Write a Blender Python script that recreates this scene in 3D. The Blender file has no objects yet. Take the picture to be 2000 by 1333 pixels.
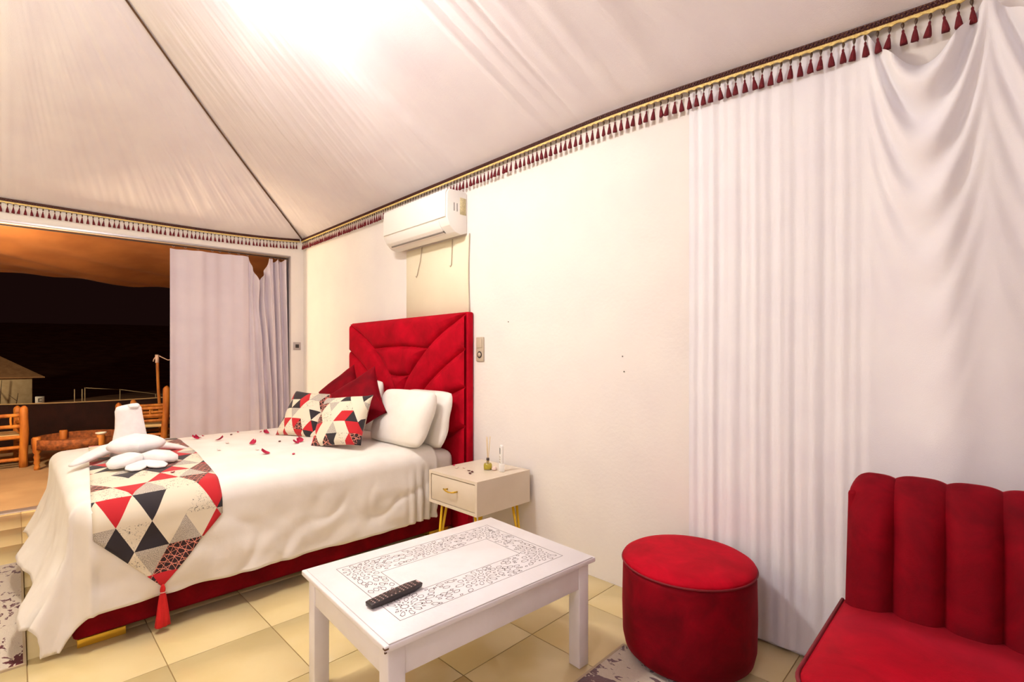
import bpy, bmesh, math, random
import numpy as np
from mathutils import Vector, Matrix, noise

# ---------------------------------------------------------------- camera, world, exposure
scene = bpy.context.scene
cam_d = bpy.data.cameras.new('camera'); cam = bpy.data.objects.new('camera', cam_d)
scene.collection.objects.link(cam); scene.camera = cam
cam_d.sensor_width = 36; cam_d.lens = 954/2000*36; cam_d.shift_y = 0.01675
cam_d.clip_start = .05; cam_d.clip_end = 600
cam.location = (5.77, -2.377, 1.28); cam.rotation_euler = (math.pi/2, 0, math.radians(44.5))
world = bpy.data.worlds.new('night'); scene.world = world; world.use_nodes = True
world.node_tree.nodes['Background'].inputs[0].default_value = (.010, .0035, .003, 1)
world.node_tree.nodes['Background'].inputs[1].default_value = .8
scene.view_settings.view_transform = 'Standard'; scene.view_settings.look = 'None'
scene.view_settings.gamma = 1; scene.view_settings.use_curve_mapping = False
scene.view_settings.exposure = 0.0
LAMP_WARM = 670.0; LAMP_COOL = 170.0      # emission of the chandelier globes
PORCH_W = 1200.0; CAMP_W = 52000.0; BED_W = 0.0

COL = scene.collection
rnd = random.Random(7)
PI = math.pi
def sm(a, b, x):
    t = min(1, max(0, (x-a)/(b-a))); return t*t*(3-2*t)

# ---------------------------------------------------------------- materials
def L(r, g, b):
    f = lambda c: (c/255/12.92) if c/255 <= .04045 else ((c/255+.055)/1.055)**2.4
    return (f(r), f(g), f(b), 1)
class NT:
    def __init__(s, name):
        s.m = bpy.data.materials.new(name); s.m.use_nodes = True; s.t = s.m.node_tree
        s.b = s.t.nodes['Principled BSDF']
    def n(s, typ, **kw):
        nd = s.t.nodes.new(typ)
        for k, v in kw.items(): setattr(nd, k, v)
        return nd
    def lk(s, a, b): s.t.links.new(a, b)
    def math(s, op, a, b=None, c=None):
        nd = s.n('ShaderNodeMath', operation=op)
        for i, v in enumerate((a, b, c)):
            if v is None: continue
            if isinstance(v, (int, float)): nd.inputs[i].default_value = v
            else: s.lk(v, nd.inputs[i])
        return nd.outputs[0]
    def mix(s, f, a, b):
        nd = s.n('ShaderNodeMix', data_type='RGBA')
        for i, v in ((0, f), (6, a), (7, b)):
            if isinstance(v, (int, float, tuple)): nd.inputs[i].default_value = v
            else: s.lk(v, nd.inputs[i])
        return nd.outputs[2]
    def ramp(s, f, stops, mode='LINEAR'):
        nd = s.n('ShaderNodeValToRGB'); cr = nd.color_ramp; cr.interpolation = mode
        while len(cr.elements) < len(stops): cr.elements.new(.5)
        for e, (p, c) in zip(cr.elements, stops): e.position = p; e.color = c
        s.lk(f, nd.inputs[0]); return nd.outputs[0]
    def coord(s, uv=False): return s.n('ShaderNodeTexCoord').outputs['UV' if uv else 'Object']
    def noise(s, co, scale, detail=3, rough=.5, dist=0, vec=None):
        nd = s.n('ShaderNodeTexNoise'); s.lk(co, nd.inputs['Vector'])
        nd.inputs['Scale'].default_value = scale; nd.inputs['Detail'].default_value = detail
        nd.inputs['Roughness'].default_value = rough; nd.inputs['Distortion'].default_value = dist
        return nd.outputs[0]
    def mapv(s, co, sc=(1,1,1), rot=(0,0,0)):
        nd = s.n('ShaderNodeMapping'); s.lk(co, nd.inputs[0]); nd.inputs['Scale'].default_value = sc
        nd.inputs['Rotation'].default_value = rot; return nd.outputs[0]
    def bump(s, h, strength, dist=.01):
        nd = s.n('ShaderNodeBump'); nd.inputs['Strength'].default_value = strength
        nd.inputs['Distance'].default_value = dist; s.lk(h, nd.inputs['Height']); s.lk(nd.outputs[0], s.b.inputs['Normal'])
    def set(s, **kw):
        for k, v in kw.items(): s.b.inputs[k.replace('_', ' ')].default_value = v
def mat(name, c1, c2=None, scale=8, rough=.6, bump=0, bscale=60, stretch=(1,1,1), metal=0, sheen=0, spec=.5, detail=4, dist=.01):
    M = NT(name); M.set(Roughness=rough, Metallic=metal); M.b.inputs['Specular IOR Level'].default_value = spec
    co = M.coord()
    if stretch != (1,1,1): co = M.mapv(co, stretch)
    if c2:
        M.lk(M.mix(M.ramp(M.noise(co, scale, detail), [(.35,(0,0,0,1)),(.65,(1,1,1,1))]), c1, c2), M.b.inputs['Base Color'])
    else: M.set(Base_Color=c1)
    if bump: M.bump(M.noise(co, bscale, 3), bump, dist)
    if sheen: M.set(Sheen_Weight=sheen, Sheen_Roughness=.4)
    return M.m
def velvet(name, a, b, sh):
    M = NT(name); co = M.coord()
    f = M.ramp(M.noise(co, 6.5, 5, .62, .45), [(.30,(0,0,0,1)),(.72,(1,1,1,1))])
    M.lk(M.mix(f, a, b), M.b.inputs['Base Color'])
    M.set(Roughness=.75, Sheen_Weight=.22, Sheen_Roughness=.3, Sheen_Tint=sh)
    M.b.inputs['Specular IOR Level'].default_value = .12
    M.bump(M.noise(co, 260, 2), .12, .004); return M.m
def tri_print(name, scale):
    """woven print: triangle lattice of cream, red, charcoal, speckled and scribbled cells (UV in metres)"""
    M = NT(name); uv = M.coord(True)
    sp = M.n('ShaderNodeSeparateXYZ'); M.lk(uv, sp.inputs[0])
    x = M.math('MULTIPLY', sp.outputs[0], scale); y = M.math('MULTIPLY', sp.outputs[1], scale*1.05)
    a = M.math('ADD', x, M.math('MULTIPLY', y, .5)); b = M.math('SUBTRACT', x, M.math('MULTIPLY', y, .5))
    fa, fb = M.math('FRACT', a), M.math('FRACT', b); ia, ib = M.math('FLOOR', a), M.math('FLOOR', b)
    up = M.math('GREATER_THAN', fa, fb)
    cb = M.n('ShaderNodeCombineXYZ'); M.lk(ia, cb.inputs[0]); M.lk(ib, cb.inputs[1]); M.lk(up, cb.inputs[2])
    wn = M.n('ShaderNodeTexWhiteNoise', noise_dimensions='3D'); M.lk(cb.outputs[0], wn.inputs['Vector']); r = wn.outputs['Value']
    cream, red, dark = L(226,214,190), L(190,14,28), L(38,30,36)
    spk = M.mix(M.math('GREATER_THAN', M.noise(uv, 420, 2), .53), L(205,195,178), L(120,108,106))
    crack = M.n('ShaderNodeTexVoronoi', feature='DISTANCE_TO_EDGE'); M.lk(uv, crack.inputs['Vector']); crack.inputs['Scale'].default_value = 62
    vein = M.mix(M.math('LESS_THAN', M.noise(uv, 75, 4, .7, 2), .40), cream, L(60,50,52))
    # scribble: two rotated families of thin lines over black
    lines = None
    for ang, sc in ((.5, 85), (1.9, 70), (-.45, 78), (1.2, 60)):
        w = M.n('ShaderNodeTexWave', wave_type='BANDS'); M.lk(M.mapv(uv, rot=(0,0,ang)), w.inputs['Vector'])
        w.inputs['Scale'].default_value = sc/6.5; w.inputs['Distortion'].default_value = 2.2; w.inputs['Detail'].default_value = 0; w.inputs['Detail Scale'].default_value = .8
        g = M.math('GREATER_THAN', w.outputs['Fac'], .985)
        lines = g if lines is None else M.math('MAXIMUM', lines, g)
    scr = M.mix(lines, L(44,14,18), L(226,142,120))
    col = cream
    for th, c in ((.30, red), (.48, dark), (.62, scr), (.74, spk), (.86, vein)):
        col = M.mix(M.math('GREATER_THAN', r, th), col, c)
    M.lk(col, M.b.inputs['Base Color']); M.set(Roughness=.85, Sheen_Weight=.15)
    M.bump(M.noise(uv, 900, 1), .1, .002); return M.m
def rug_mat(name):
    M = NT(name); co = M.coord()
    big = M.noise(co, 3.2, 2); fine = M.noise(M.mapv(co, (1.0, 1.7, 1)), 15, 4, .62, .8)
    k = M.math('ADD', M.math('MULTIPLY', big, .55), M.math('MULTIPLY', fine, .75))
    f = M.math('GREATER_THAN', k, .70)
    base = M.mix(M.noise(co, 90, 3), L(232,218,196), L(214,198,174))
    M.lk(M.mix(f, base, L(92,14,26)), M.b.inputs['Base Color']); M.set(Roughness=.95, Sheen_Weight=.3)
    M.bump(M.noise(co, 300, 2), .4, .006); return M.m
def emit(name, col, st):
    M = NT(name); M.set(Base_Color=(.9,.9,.9,1), Emission_Color=col, Emission_Strength=st); return M.m
def braid_mat():
    M = NT('braid'); uv = M.coord(True)
    w = M.n('ShaderNodeTexChecker'); M.lk(M.mapv(uv, rot=(0,0,.785)), w.inputs[0]); w.inputs['Scale'].default_value = 150
    M.lk(M.mix(w.outputs['Fac'], L(64,16,18), L(128,86,44)), M.b.inputs['Base Color']); M.set(Roughness=.6); return M.m

MT = {}
MT['fabric'] = mat('tent_fabric', L(236,230,234), L(231,224,230), 4, .9, .15, 220, sheen=.2)
MT['plaster'] = mat('wall_plaster', L(240,234,228), L(235,228,224), 2.5, .75, .12, 45)
MT['patch'] = mat('patch_plaster', L(240,230,204), L(236,225,198), 3, .75, .15, 40)
MT['sheer'] = mat('sheer_white', L(240,238,242), L(236,233,239), 5, .9, .1, 300, sheen=.2)
MT['drape'] = mat('drape_lavender', L(222,210,218), L(214,202,212), 4, .9, .12, 260, sheen=.15)
MT['bed'] = mat('bed_cotton', L(240,234,226), L(234,227,218), 6, .85, .18, 30, dist=.006)
MT['pillow'] = mat('pillow_cotton', L(244,240,232), L(238,232,222), 6, .85, .25, 14, dist=.01)
MT['towel'] = mat('terry_white', L(243,238,236), L(238,232,230), 30, .95, .5, 420, dist=.004)
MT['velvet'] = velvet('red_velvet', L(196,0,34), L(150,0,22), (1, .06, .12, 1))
MT['velvet_d'] = velvet('dark_shaded_red_velvet', L(138,0,22), L(92,0,14), (1, .05, .1, 1))  # darkened red velvet, shade of the stool side put into the colour
MT['velvet_b'] = velvet('bed_base_velvet', L(140,2,20), L(92,0,12), (1, .05, .08, 1))
MT['pipe'] = mat('piping', L(120,0,22), rough=.7)
MT['print'] = tri_print('triangle_print', 7.6)
MT['print_s'] = tri_print('triangle_print_small', 12)
MT['rug'] = rug_mat('blotched_rug'); MT['rug_b'] = mat('rug_binding', L(190,170,140), rough=.9)
MT['gold'] = mat('brass', L(222,180,60), rough=.28, metal=.75)
MT['goldleg'] = mat('gold_paint', L(240,196,30), rough=.3, metal=.25)
MT['night'] = mat('greige_laminate', L(224,210,190), L(219,204,183), 5, .4, .03, 60)
MT['gap'] = mat('shadow_gap', L(120,100,82), rough=.8)
MT['wpaint'] = mat('white_paint', L(240,236,238), L(234,229,230), 7, .45, .05, 60)
MT['chip'] = mat('bare_wood', L(110,80,60), rough=.8)
MT['groove'] = mat('groove_shade', L(118,104,104), L(92,76,74), 60, .8)  # flat outlines, dark tone stands in for shadow in the grooves
MT['black'] = mat('black_plastic', L(46,36,38), rough=.38); MT['button'] = mat('rubber_button', L(176,150,146), rough=.6)
MT['blackb'] = mat('dark_button', L(78,58,56), rough=.5)
MT['ac'] = mat('white_plastic', L(243,240,234), rough=.35); MT['acd'] = mat('vent_gap', L(120,112,106), rough=.6)
MT['sticker'] = mat('sticker', L(226,212,160), L(190,176,140), 140, .6)
MT['mark'] = mat('print_mark', L(110,104,100), rough=.7)
MT['socket'] = mat('beige_plastic', L(196,180,158), rough=.4); MT['socketd'] = mat('dark_hole', L(52,44,42), rough=.6)
MT['alu'] = mat('aluminium', L(176,168,170), rough=.35, metal=.6)
MT['rail'] = mat('dark_rail', L(70,56,54), rough=.5)
MT['tile'] = mat('cream_tile', L(228,208,156), L(222,200,144), 3, .22, .03, 30, detail=5)
MT['grout'] = mat('grout', L(176,146,98), rough=.9)
MT['terrace'] = mat('terrace_screed', L(178,150,112), L(156,128,94), 1.6, .85, .2, 40)
MT['sand'] = mat('desert_sand', L(190,140,100), L(150,104,74), .5, .95)
MT['canvas'] = mat('brown_canvas', L(176,112,58), L(152,92,44), 2, .9, .2, 200)
MT['parapet'] = mat('dark_wool_cloth', L(44,18,14), L(34,12,10), 6, .95, .3, 120)
MT['wood'] = mat('orange_log', L(206,134,48), L(160,88,30), 12, .6, .3, 40, stretch=(1,1,.25))
MT['woodd'] = mat('bark_wood', L(160,92,44), L(104,56,26), 22, .75, .6, 50)
MT['rope'] = mat('rope', L(206,180,130), rough=.9)
MT['hutw'] = mat('hut_canvas', L(196,176,140), L(184,162,128), 3, .9); MT['hutr'] = mat('hut_roof', L(150,112,76), L(132,96,64), 3, .9)
MT['twig'] = mat('dry_twig', L(70,54,40), rough=.9)
MT['braid'] = braid_mat(); MT['goldtrim'] = mat('gold_trim', L(238,214,140), L(216,184,104), 120, .6)
MT['bead'] = mat('dark_bead', L(86,56,24), L(50,28,16), 200, .35); MT['tassel'] = mat('maroon_tassel', L(128,14,30), L(98,8,22), 60, .8, .6, 300, stretch=(1,1,.1))
MT['redtassel'] = mat('scarlet_tassel', L(226,22,26), L(196,12,18), 60, .7, .6, 300, stretch=(1,1,.06))
MT['seam'] = mat('seam_cord', L(96,66,42), rough=.8)
MT['petal'] = mat('crimson_petal', L(190,10,70), L(160,6,50), 60, .7); MT['petalp'] = mat('pale_petal', L(232,206,196), rough=.7); MT['petald'] = mat('dried_petal', L(84,30,30), rough=.8)
MT['oil'] = mat('yellow_oil', L(236,214,70), rough=.1)
MT['reed'] = mat('reed', L(226,196,140), rough=.8); MT['screen'] = mat('lcd', L(72,78,74), rough=.3)
MT['glass'] = NT('clear_glass').m
g = MT['glass'].node_tree.nodes['Principled BSDF']; g.inputs['Transmission Weight'].default_value = 1; g.inputs['Roughness'].default_value = .02; g.inputs['IOR'].default_value = 1.3
MT['lampw'] = emit('lamp_warm', (1, .935, .86, 1), LAMP_WARM); MT['lampc'] = emit('lamp_cool', (.78, .78, 1, 1), LAMP_COOL)
MT['lampp'] = emit('porch_glow', (1, .74, .44, 1), PORCH_W)

# ---------------------------------------------------------------- mesh helpers
def mesh(name, V, F, m=None, smooth=True, uv=None, mi=None):
    me = bpy.data.meshes.new(name); me.from_pydata([tuple(v) for v in V], [], F)
    ms = m if isinstance(m, (list, tuple)) else [m]
    for q in ms:
        if q: me.materials.append(MT[q])
    if mi is not None: me.polygons.foreach_set('material_index', mi)
    if smooth: me.polygons.foreach_set('use_smooth', [True]*len(me.polygons))
    if uv is not None:
        l = me.uv_layers.new(name='UVMap'); vi = np.zeros(len(me.loops), dtype=np.int32); me.loops.foreach_get('vertex_index', vi)
        l.data.foreach_set('uv', np.asarray(uv, dtype=np.float32)[vi].ravel())
    me.update(); return me
def obj(name, me, parent=None, label=None, loc=None, rot=None):
    o = bpy.data.objects.new(name, me); COL.objects.link(o)
    if parent: o.parent = parent
    if loc is not None: o.location = loc
    if rot is not None: o.rotation_euler = rot
    if label: o['label'] = label
    return o
def thing(name, label, cat, loc=(0,0,0), rz=0, group=None, me=None):
    o = obj(name, me, None, label, loc, (0,0,rz)); o['category'] = cat
    if group: o['group'] = group
    return o
def struct(name, me=None, parent=None):
    o = obj(name, me, parent)
    if not parent: o['kind'] = 'structure'
    return o
class G:
    """collects geometry for one mesh"""
    def __init__(s): s.V = []; s.F = []; s.uv = []
    def add(s, V, F):
        k = len(s.V); s.V += [tuple(v) for v in V]; s.F += [tuple(i+k for i in f) for f in F]; return s
    def box(s, x0, x1, y0, y1, z0, z1):
        V = [(x,y,z) for z in (z0,z1) for y in (y0,y1) for x in (x0,x1)]
        return s.add(V, [(0,2,3,1),(4,5,7,6),(0,1,5,4),(2,6,7,3),(0,4,6,2),(1,3,7,5)])
    def tube(s, P, R, n=8, cap=True, flat=1.0, up=(0,0,1)):
        P = [Vector(p) for p in P]; R = R if isinstance(R, (list, tuple)) else [R]*len(P)
        V = []; F = []; up = Vector(up); prev = None
        for i, p in enumerate(P):
            t = (P[min(i+1,len(P)-1)] - P[max(i-1,0)]).normalized()
            if prev is None:
                a = t.cross(up)
                if a.length < 1e-3: a = t.cross(Vector((1,0,0)))
            else: a = prev - t*prev.dot(t)
            a.normalize(); prev = a; b = t.cross(a)
            for k in range(n):
                th = 2*PI*k/n; V.append(p + a*math.cos(th)*R[i] + b*math.sin(th)*R[i]*flat)
        for i in range(len(P)-1):
            for k in range(n):
                F.append((i*n+k, i*n+(k+1)%n, (i+1)*n+(k+1)%n, (i+1)*n+k))
        if cap: F += [tuple(range(n))[::-1], tuple((len(P)-1)*n+k for k in range(n))]
        return s.add(V, F)
    def lathe(s, prof, n=24, c=(0,0,0), cap=True):
        V = []; F = []
        for r, z in prof:
            for k in range(n):
                th = 2*PI*k/n; V.append((c[0]+r*math.cos(th), c[1]+r*math.sin(th), c[2]+z))
        for i in range(len(prof)-1):
            for k in range(n): F.append((i*n+k, i*n+(k+1)%n, (i+1)*n+(k+1)%n, (i+1)*n+k))
        if cap: F += [tuple(range(n))[::-1], tuple((len(prof)-1)*n+k for k in range(n))]
        return s.add(V, F)
    def prism(s, poly, z0, z1):
        n = len(poly); V = [(x,y,z0) for x,y in poly] + [(x,y,z1) for x,y in poly]
        return s.add(V, [tuple(range(n))[::-1], tuple(range(n,2*n))] + [(k,(k+1)%n,n+(k+1)%n,n+k) for k in range(n)])
    def me(s, name, m, smooth=True, uv=None): return mesh(name, s.V, s.F, m, smooth, uv)
def bevel_me(me, w, seg=3, ang=.5):
    bm = bmesh.new(); bm.from_mesh(me)
    es = [e for e in bm.edges if len(e.link_faces) == 2 and e.calc_face_angle(0) > ang]
    bmesh.ops.bevel(bm, geom=es, offset=w, segments=seg, affect='EDGES', profile=.5, clamp_overlap=True)
    bm.to_mesh(me); bm.free()
    me.polygons.foreach_set('use_smooth', [True]*len(me.polygons)); return me
def bbox(name, x0, x1, y0, y1, z0, z1, m, w=.004, seg=2):
    me = G().box(x0,x1,y0,y1,z0,z1).me(name, m)
    return bevel_me(me, w, seg) if w else me
def grid(nu, nv, fn):
    V = [fn(i/nu, j/nv) for j in range(nv+1) for i in range(nu+1)]
    F = [(j*(nu+1)+i, j*(nu+1)+i+1, (j+1)*(nu+1)+i+1, (j+1)*(nu+1)+i) for j in range(nv) for i in range(nu)]
    return V, F
def nz(x, y=0., z=0.): return noise.noise(Vector((x, y, z)))
def pl1(x):   # fabric pleats along one coordinate
    a = 1.5*nz(x*7, 1.7) + 1.0*nz(x*17, 5.1) + .5*nz(x*40, 9.3)
    return a
def dup(o, loc, rz=None, label=None):
    c = o.copy(); COL.objects.link(c); c.location = loc
    if rz is not None: c.rotation_euler = (0,0,rz)
    if label: c['label'] = label
    for ch in o.children:
        d = ch.copy(); COL.objects.link(d); d.parent = c
        for g2 in ch.children:
            e = g2.copy(); COL.objects.link(e); e.parent = d
    return c

# ================================================================ THE ROOM
X1, Y1 = 7.2, -5.0
SL = .484
def eaveA(x): return 2.664 - .10*sm(4.0, 6.0, x)
def eaveB(y): return 2.583 + .081*math.exp(y/.7)
# floor : grout slab with one tile object per tile
fl = struct('floor', G().box(0, X1, Y1, 0, -.06, -.004).me('floor', 'grout', False))
tx = [0] + [3.32 + .465*k for k in range(-7, 9)] + [X1]; ty = sorted([0, Y1] + [-.698 + .411*k for k in range(-11, 2)])
tx = sorted(v for v in set(tx) if 0 <= v <= X1); ty = [v for v in ty if Y1 <= v <= 0]
tc = {}
for i in range(len(tx)-1):
    for j in range(len(ty)-1):
        w, h = tx[i+1]-tx[i], ty[j+1]-ty[j]
        if w < .03 or h < .03: continue
        k = (round(w,3), round(h,3))
        if k not in tc: tc[k] = bbox('tile', -w/2+.0016, w/2-.0016, -h/2+.0016, h/2-.0016, -.0035, 0, 'tile', .0012, 1)
        obj('tile', tc[k], fl, loc=((tx[i]+tx[i+1])/2, (ty[j]+ty[j+1])/2, 0))
# walls
struct('wall_right', G().box(-.12, X1+.12, 0, .12, -.06, 2.78).me('wall_right', 'plaster', False))
struct('wall_near', G().box(-.12, X1+.12, Y1-.12, Y1, -.06, 2.78).me('wall_near', 'plaster', False))
struct('wall_end', G().box(X1, X1+.12, Y1, 0, -.06, 2.78).me('wall_end', 'plaster', False))
OY0, OY1 = -2.85, -.154
wl = G().box(-.12, 0, OY1, 0, -.06, 2.78).box(-.12, 0, Y1, OY0, -.06, 2.78)
V = [(x, y, z) for x in (-.12, 0) for y, z in ((OY0, 2.40), (OY1, 2.452), (OY1, 2.78), (OY0, 2.78))]
wl.add(V, [(0,1,2,3)[::-1], (4,5,6,7), (0,4,5,1)[::-1], (3,2,6,7)[::-1]])
struct('wall_left', wl.me('wall_left', 'plaster', False))
# door opening: aluminium jamb, head strip, curtain track
dr = struct('door_1')
obj('jamb', bbox('jamb', -.1, .012, -.166, -.150, 0, 2.45, 'alu', .003), dr)
obj('head_strip', G().add([(x, y, z+dz) for x in (-.02, .012) for dz in (-.016, 0) for y, z in ((OY0, 2.404), (OY1, 2.456))],
    [(0,1,3,2), (4,6,7,5), (0,4,5,1), (2,3,7,6), (0,2,6,4), (1,5,7,3)]).me('head_strip', 'alu', False), dr)
obj('threshold', bbox('threshold', -.12, 0, OY0, OY1, -.012, .004, 'alu', .003), dr)
# ceiling : four pleated fabric slopes of a hipped tent, hip cords
ce = struct('ceiling')
RG = -Y1/2
def slopeA(u, v, side):
    t = v*RG; x = t + u*(X1-2*t); d = .010*pl1(x*1.15+.10*t+side*40)*(.35+.65*min(1, v*6)) * min(1, (x-t)*6+.05)
    e = 2.664 + (eaveA(x)-2.664)*(1-sm(0, .8, t)) if side == 0 else 2.62
    y = -t if side == 0 else Y1+t
    z = e + SL*t - .045*math.sin(PI*min(1, t/RG))
    n = Vector((0, SL, 1)).normalized() if side == 0 else Vector((0, -SL, 1)).normalized()
    return (x + .0*n.x, y - n.y*0 , z - d)
def slopeB(u, v, side):
    t = v*RG; y = -t + u*(Y1+2*t)
    fan = y + (y+RG)*(-.25)*v
    d = .009*pl1(fan*1.25+70+side*30)*(.35+.65*min(1, v*6))
    e = 2.664 + (eaveB(y)-2.664)*(1-sm(0, .8, t)) if side == 0 else 2.62
    z = e + SL*t - .045*math.sin(PI*min(1, t/RG))
    return (t if side == 0 else X1-t, y, z - d)
V, F = grid(860, 14, lambda u, v: slopeA(u, v, 0)); obj('fabric_panel', mesh('fabric_panel', V, F, 'fabric'), ce)
V, F = grid(200, 8, lambda u, v: slopeA(u, v, 1)); obj('fabric_panel', mesh('fabric_panel', V, F, 'fabric'), ce)
V, F = grid(480, 14, lambda u, v: slopeB(u, v, 0)); obj('fabric_panel', mesh('fabric_panel', V, F, 'fabric'), ce)
V, F = grid(120, 8, lambda u, v: slopeB(u, v, 1)); obj('fabric_panel', mesh('fabric_panel', V, F, 'fabric'), ce)
def hip(t): return 2.664 + SL*t - .045*math.sin(PI*min(1, t/RG))
obj('hip_cord', G().tube([(t, -t, hip(t)-.012) for t in np.linspace(.03, RG, 24)], .007, 6).me('hip_cord', 'seam'), ce)
obj('hip_cord', G().tube([(X1-t, -t, 2.62+SL*t-.055) for t in np.linspace(.03, RG, 12)], .007, 6).me('hip_cord', 'seam'), ce)

# tassel fringes
bead_me = G().lathe([(.001,.0),(.0045,-.004),(.0062,-.012),(.0045,-.021),(.0015,-.027),(.0012,-.033)], 8).me('bead', 'bead')
bead_me2 = bead_me
def tassel_mesh(seed):
    r = random.Random(seed); g = G(); n = 12; V = []; F = []
    prof = [(.0022,0),(.0045,-.003),(.0050,-.009),(.0042,-.012),(.0070,-.022),(.0095,-.036),(.0120,-.052),(.0128,-.060)]
    for r0, z in prof:
        for k in range(n):
            q = 1 + (.14 if k % 2 else -.10)*min(1, -z/.03); th = 2*PI*k/n
            V.append((r0*q*math.cos(th)+(-z)**1.5*.2*(seed-1), r0*q*math.sin(th)*.7, z - (r.uniform(0,.004) if z < -.055 else 0)))
    for i in range(len(prof)-1):
        for k in range(n): F.append((i*n+k, i*n+(k+1)%n, (i+1)*n+(k+1)%n, (i+1)*n+k))
    F += [tuple(range(n))[::-1], tuple((len(prof)-1)*n+k for k in range(n))]
    return g.add(V, F).me('tassel', 'tassel')
tas = [tassel_mesh(i) for i in range(3)]
def fringe(name, label, fn, length, rot, sp):
    """fn(s) -> point on the eave line, braid hangs on the room side"""
    t = thing(name, label, 'fringe', group='tasselled fringes along the tent eaves')
    n = int(length/.012); P = [Vector(fn(length*i/n)) for i in range(n+1)]
    dx = Vector((0,-1,0)) if rot == 0 else Vector((1,0,0))
    # braid band with two raised plaited cords
    V = []; F = []; uv = []
    for i, p in enumerate(P):
        s = length*i/n
        for a, b in ((.004,.0),(.012,.003),(.012,-.021),(.004,-.024)):
            V.append(p + dx*a + Vector((0,0,b))); uv.append((s, b))
    for i in range(n):
        for k in range(4): F.append((i*4+k, i*4+(k+1)%4, i*4+4+(k+1)%4, i*4+4+k))
    obj('braid', mesh('braid', V, F, 'braid', False, uv), t)
    g = G(); m = int(length/.004)
    for ph in (0, PI):
        pts = []
        for i in range(m+1):
            s = length*i/m; w = 2*PI*s/.030 + ph
            pts.append(Vector(fn(s)) + dx*(.0135+.002*math.cos(w*2)) + Vector((0,0,-.010+.008*math.sin(w))))
        g.tube(pts, .0028, 5)
    obj('plaited_cord', g.me('plaited_cord', 'seam' if False else 'braid'), t)
    # gold scalloped band
    V = []; F = []; m = int(length/.0045)
    for i in range(m+1):
        s = length*i/m; p = Vector(fn(s)); sc = abs(math.sin(PI*s/sp))
        for a, b in ((.007,-.022),(.0125,-.022),(.0125,-.031-.007*(1-sc)),(.007,-.031-.007*(1-sc))): V.append(p + dx*a + Vector((0,0,b)))
    for i in range(m):
        for k in range(4): F.append((i*4+k, i*4+(k+1)%4, i*4+4+(k+1)%4, i*4+4+k))
    obj('gold_scallop_band', mesh('gold_scallop_band', V, F, 'goldtrim', False), t)
    k = 0; s = sp; tsc = .80 if rot else .92
    while s < length:
        p = Vector(fn(s)) + dx*.013 + Vector((0,0,-.037))
        ta = obj('tassel', tas[k % 3], t, loc=p+Vector((0,0,-.031*tsc)), rot=(rnd.uniform(-.08,.08), rnd.uniform(-.1,.1), rnd.uniform(-.4,.4) + (PI/2 if rot else 0)))
        ta.scale = (tsc,)*3; obj('bead', bead_me, ta, loc=(0,0,.032))
        k += 1; s += sp*rnd.uniform(.92, 1.08)
fringe('tassel_fringe', 'maroon tassel fringe with gold scalloped braid along the top of the long bed wall', lambda s: (s+.03, -.026, eaveA(s)), 5.70, 0, .0385)
fringe('tassel_fringe', 'maroon tassel fringe with gold scalloped braid above the terrace opening', lambda s: (.008, -s-.052, eaveB(-s)), 3.0, 1, .0365)

# ================================================================ CURTAINS
PINS = [5.42, 5.76, 6.16, 6.52, 6.9]
def wallcurtain(u, v):
    x = 4.69 + u*(6.9-4.69); H = eaveA(x) - .03
    top = H; dr_ = 0; c = 0; w = 0
    for a, b in zip(PINS, PINS[1:]):
        if a <= x <= b: w = (x-a)/(b-a); c = 4*w*(1-w); dr_ = .17*c
    top = H - dr_; z = .012 + (top-.012)*(1-v)
    k = sm(5.30, 5.50, x)
    f = (.0045*math.sin(x*58+1.2*nz(x*6,3)) + .003*math.sin(x*131+2*nz(x*9,8)+nz(z*.8,4)) + .004*nz(x*40, z*.3))*(.4+.5*min(1,(H-z)/1.8))
    xs = x + .16*(z-1.4)*sm(5.5, 6, x)*.5
    big = .022*math.sin(xs*15.5+.8*nz(x*3,z*.7)+1.9) + .004*math.sin(xs*37+1.5*nz(x*4,z*.6,7))
    sw = 0
    if c > 0:
        phi = (H - z) - .17*c
        amp = .055*c*math.exp(-max(0,phi)/.33)
        sw = amp*math.sin(2*PI*((H-z)-.45*c)/.22 + .6)
    y = -.016 - f*(1-k) - (big*min(1,(H-z)/.7+.15) + sw)*k
    return (x, min(-.005, y - .03*k), z)
V, F = grid(420, 90, wallcurtain)
thing('sheer_wall_curtain', 'long white sheer curtain hanging in folds down the wall behind the red stool', 'curtain', me=mesh('sheer_wall_curtain', V, F, 'sheer'))
# doorway curtain
cp = [(-1.296,0),(-.573,0),(-.35,1),(-.16,1)]
def ctop(y):
    return 2.372 + .035*(y+1.296)/1.14
def doorcurtain(u, v):
    y = -1.30 + u*1.145; H = ctop(y)
    w = (y+.573)/.223; c = 4*w*(1-w) if 0 < w < 1 else 0
    c = (1-abs(2*w-1))**.8 if 0 < w < 1 else 0
    c2 = 0
    for a, b, dd in ((-.30,-.262,.03),(-.262,-.225,.05),(-.225,-.19,.02)):
        if a < y < b: q = (y-a)/(b-a); c2 += dd*4*q*(1-q)
    top = H - .27*c - c2; z = .03 + (top-.03)*(1-v)
    k = sm(-.66, -.36, y)
    f = .015*math.sin(y*17+.5) + .009*math.sin(y*47+nz(z*.5,2)) 
    g = .036*math.sin((y + .035*(z-1.2)*sm(-.6,-.4,y)*(1-sm(-.36,-.3,y)))*92 + .5*nz(z*.8, 3)) + .012*math.sin(y*160)
    s2 = 0
    if c > 0: s2 = .05*c*math.exp(-(top-z)/.5)*math.cos((H-z-.27*c)*9)
    x = -.045 + f*(1-k) + g*k + s2
    yy = y + (.03*math.sin(z*1.3+1)*sm(-.6,-.5,y)*(1-sm(-.2,-.16,y)))
    return (x, yy, z)
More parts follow.
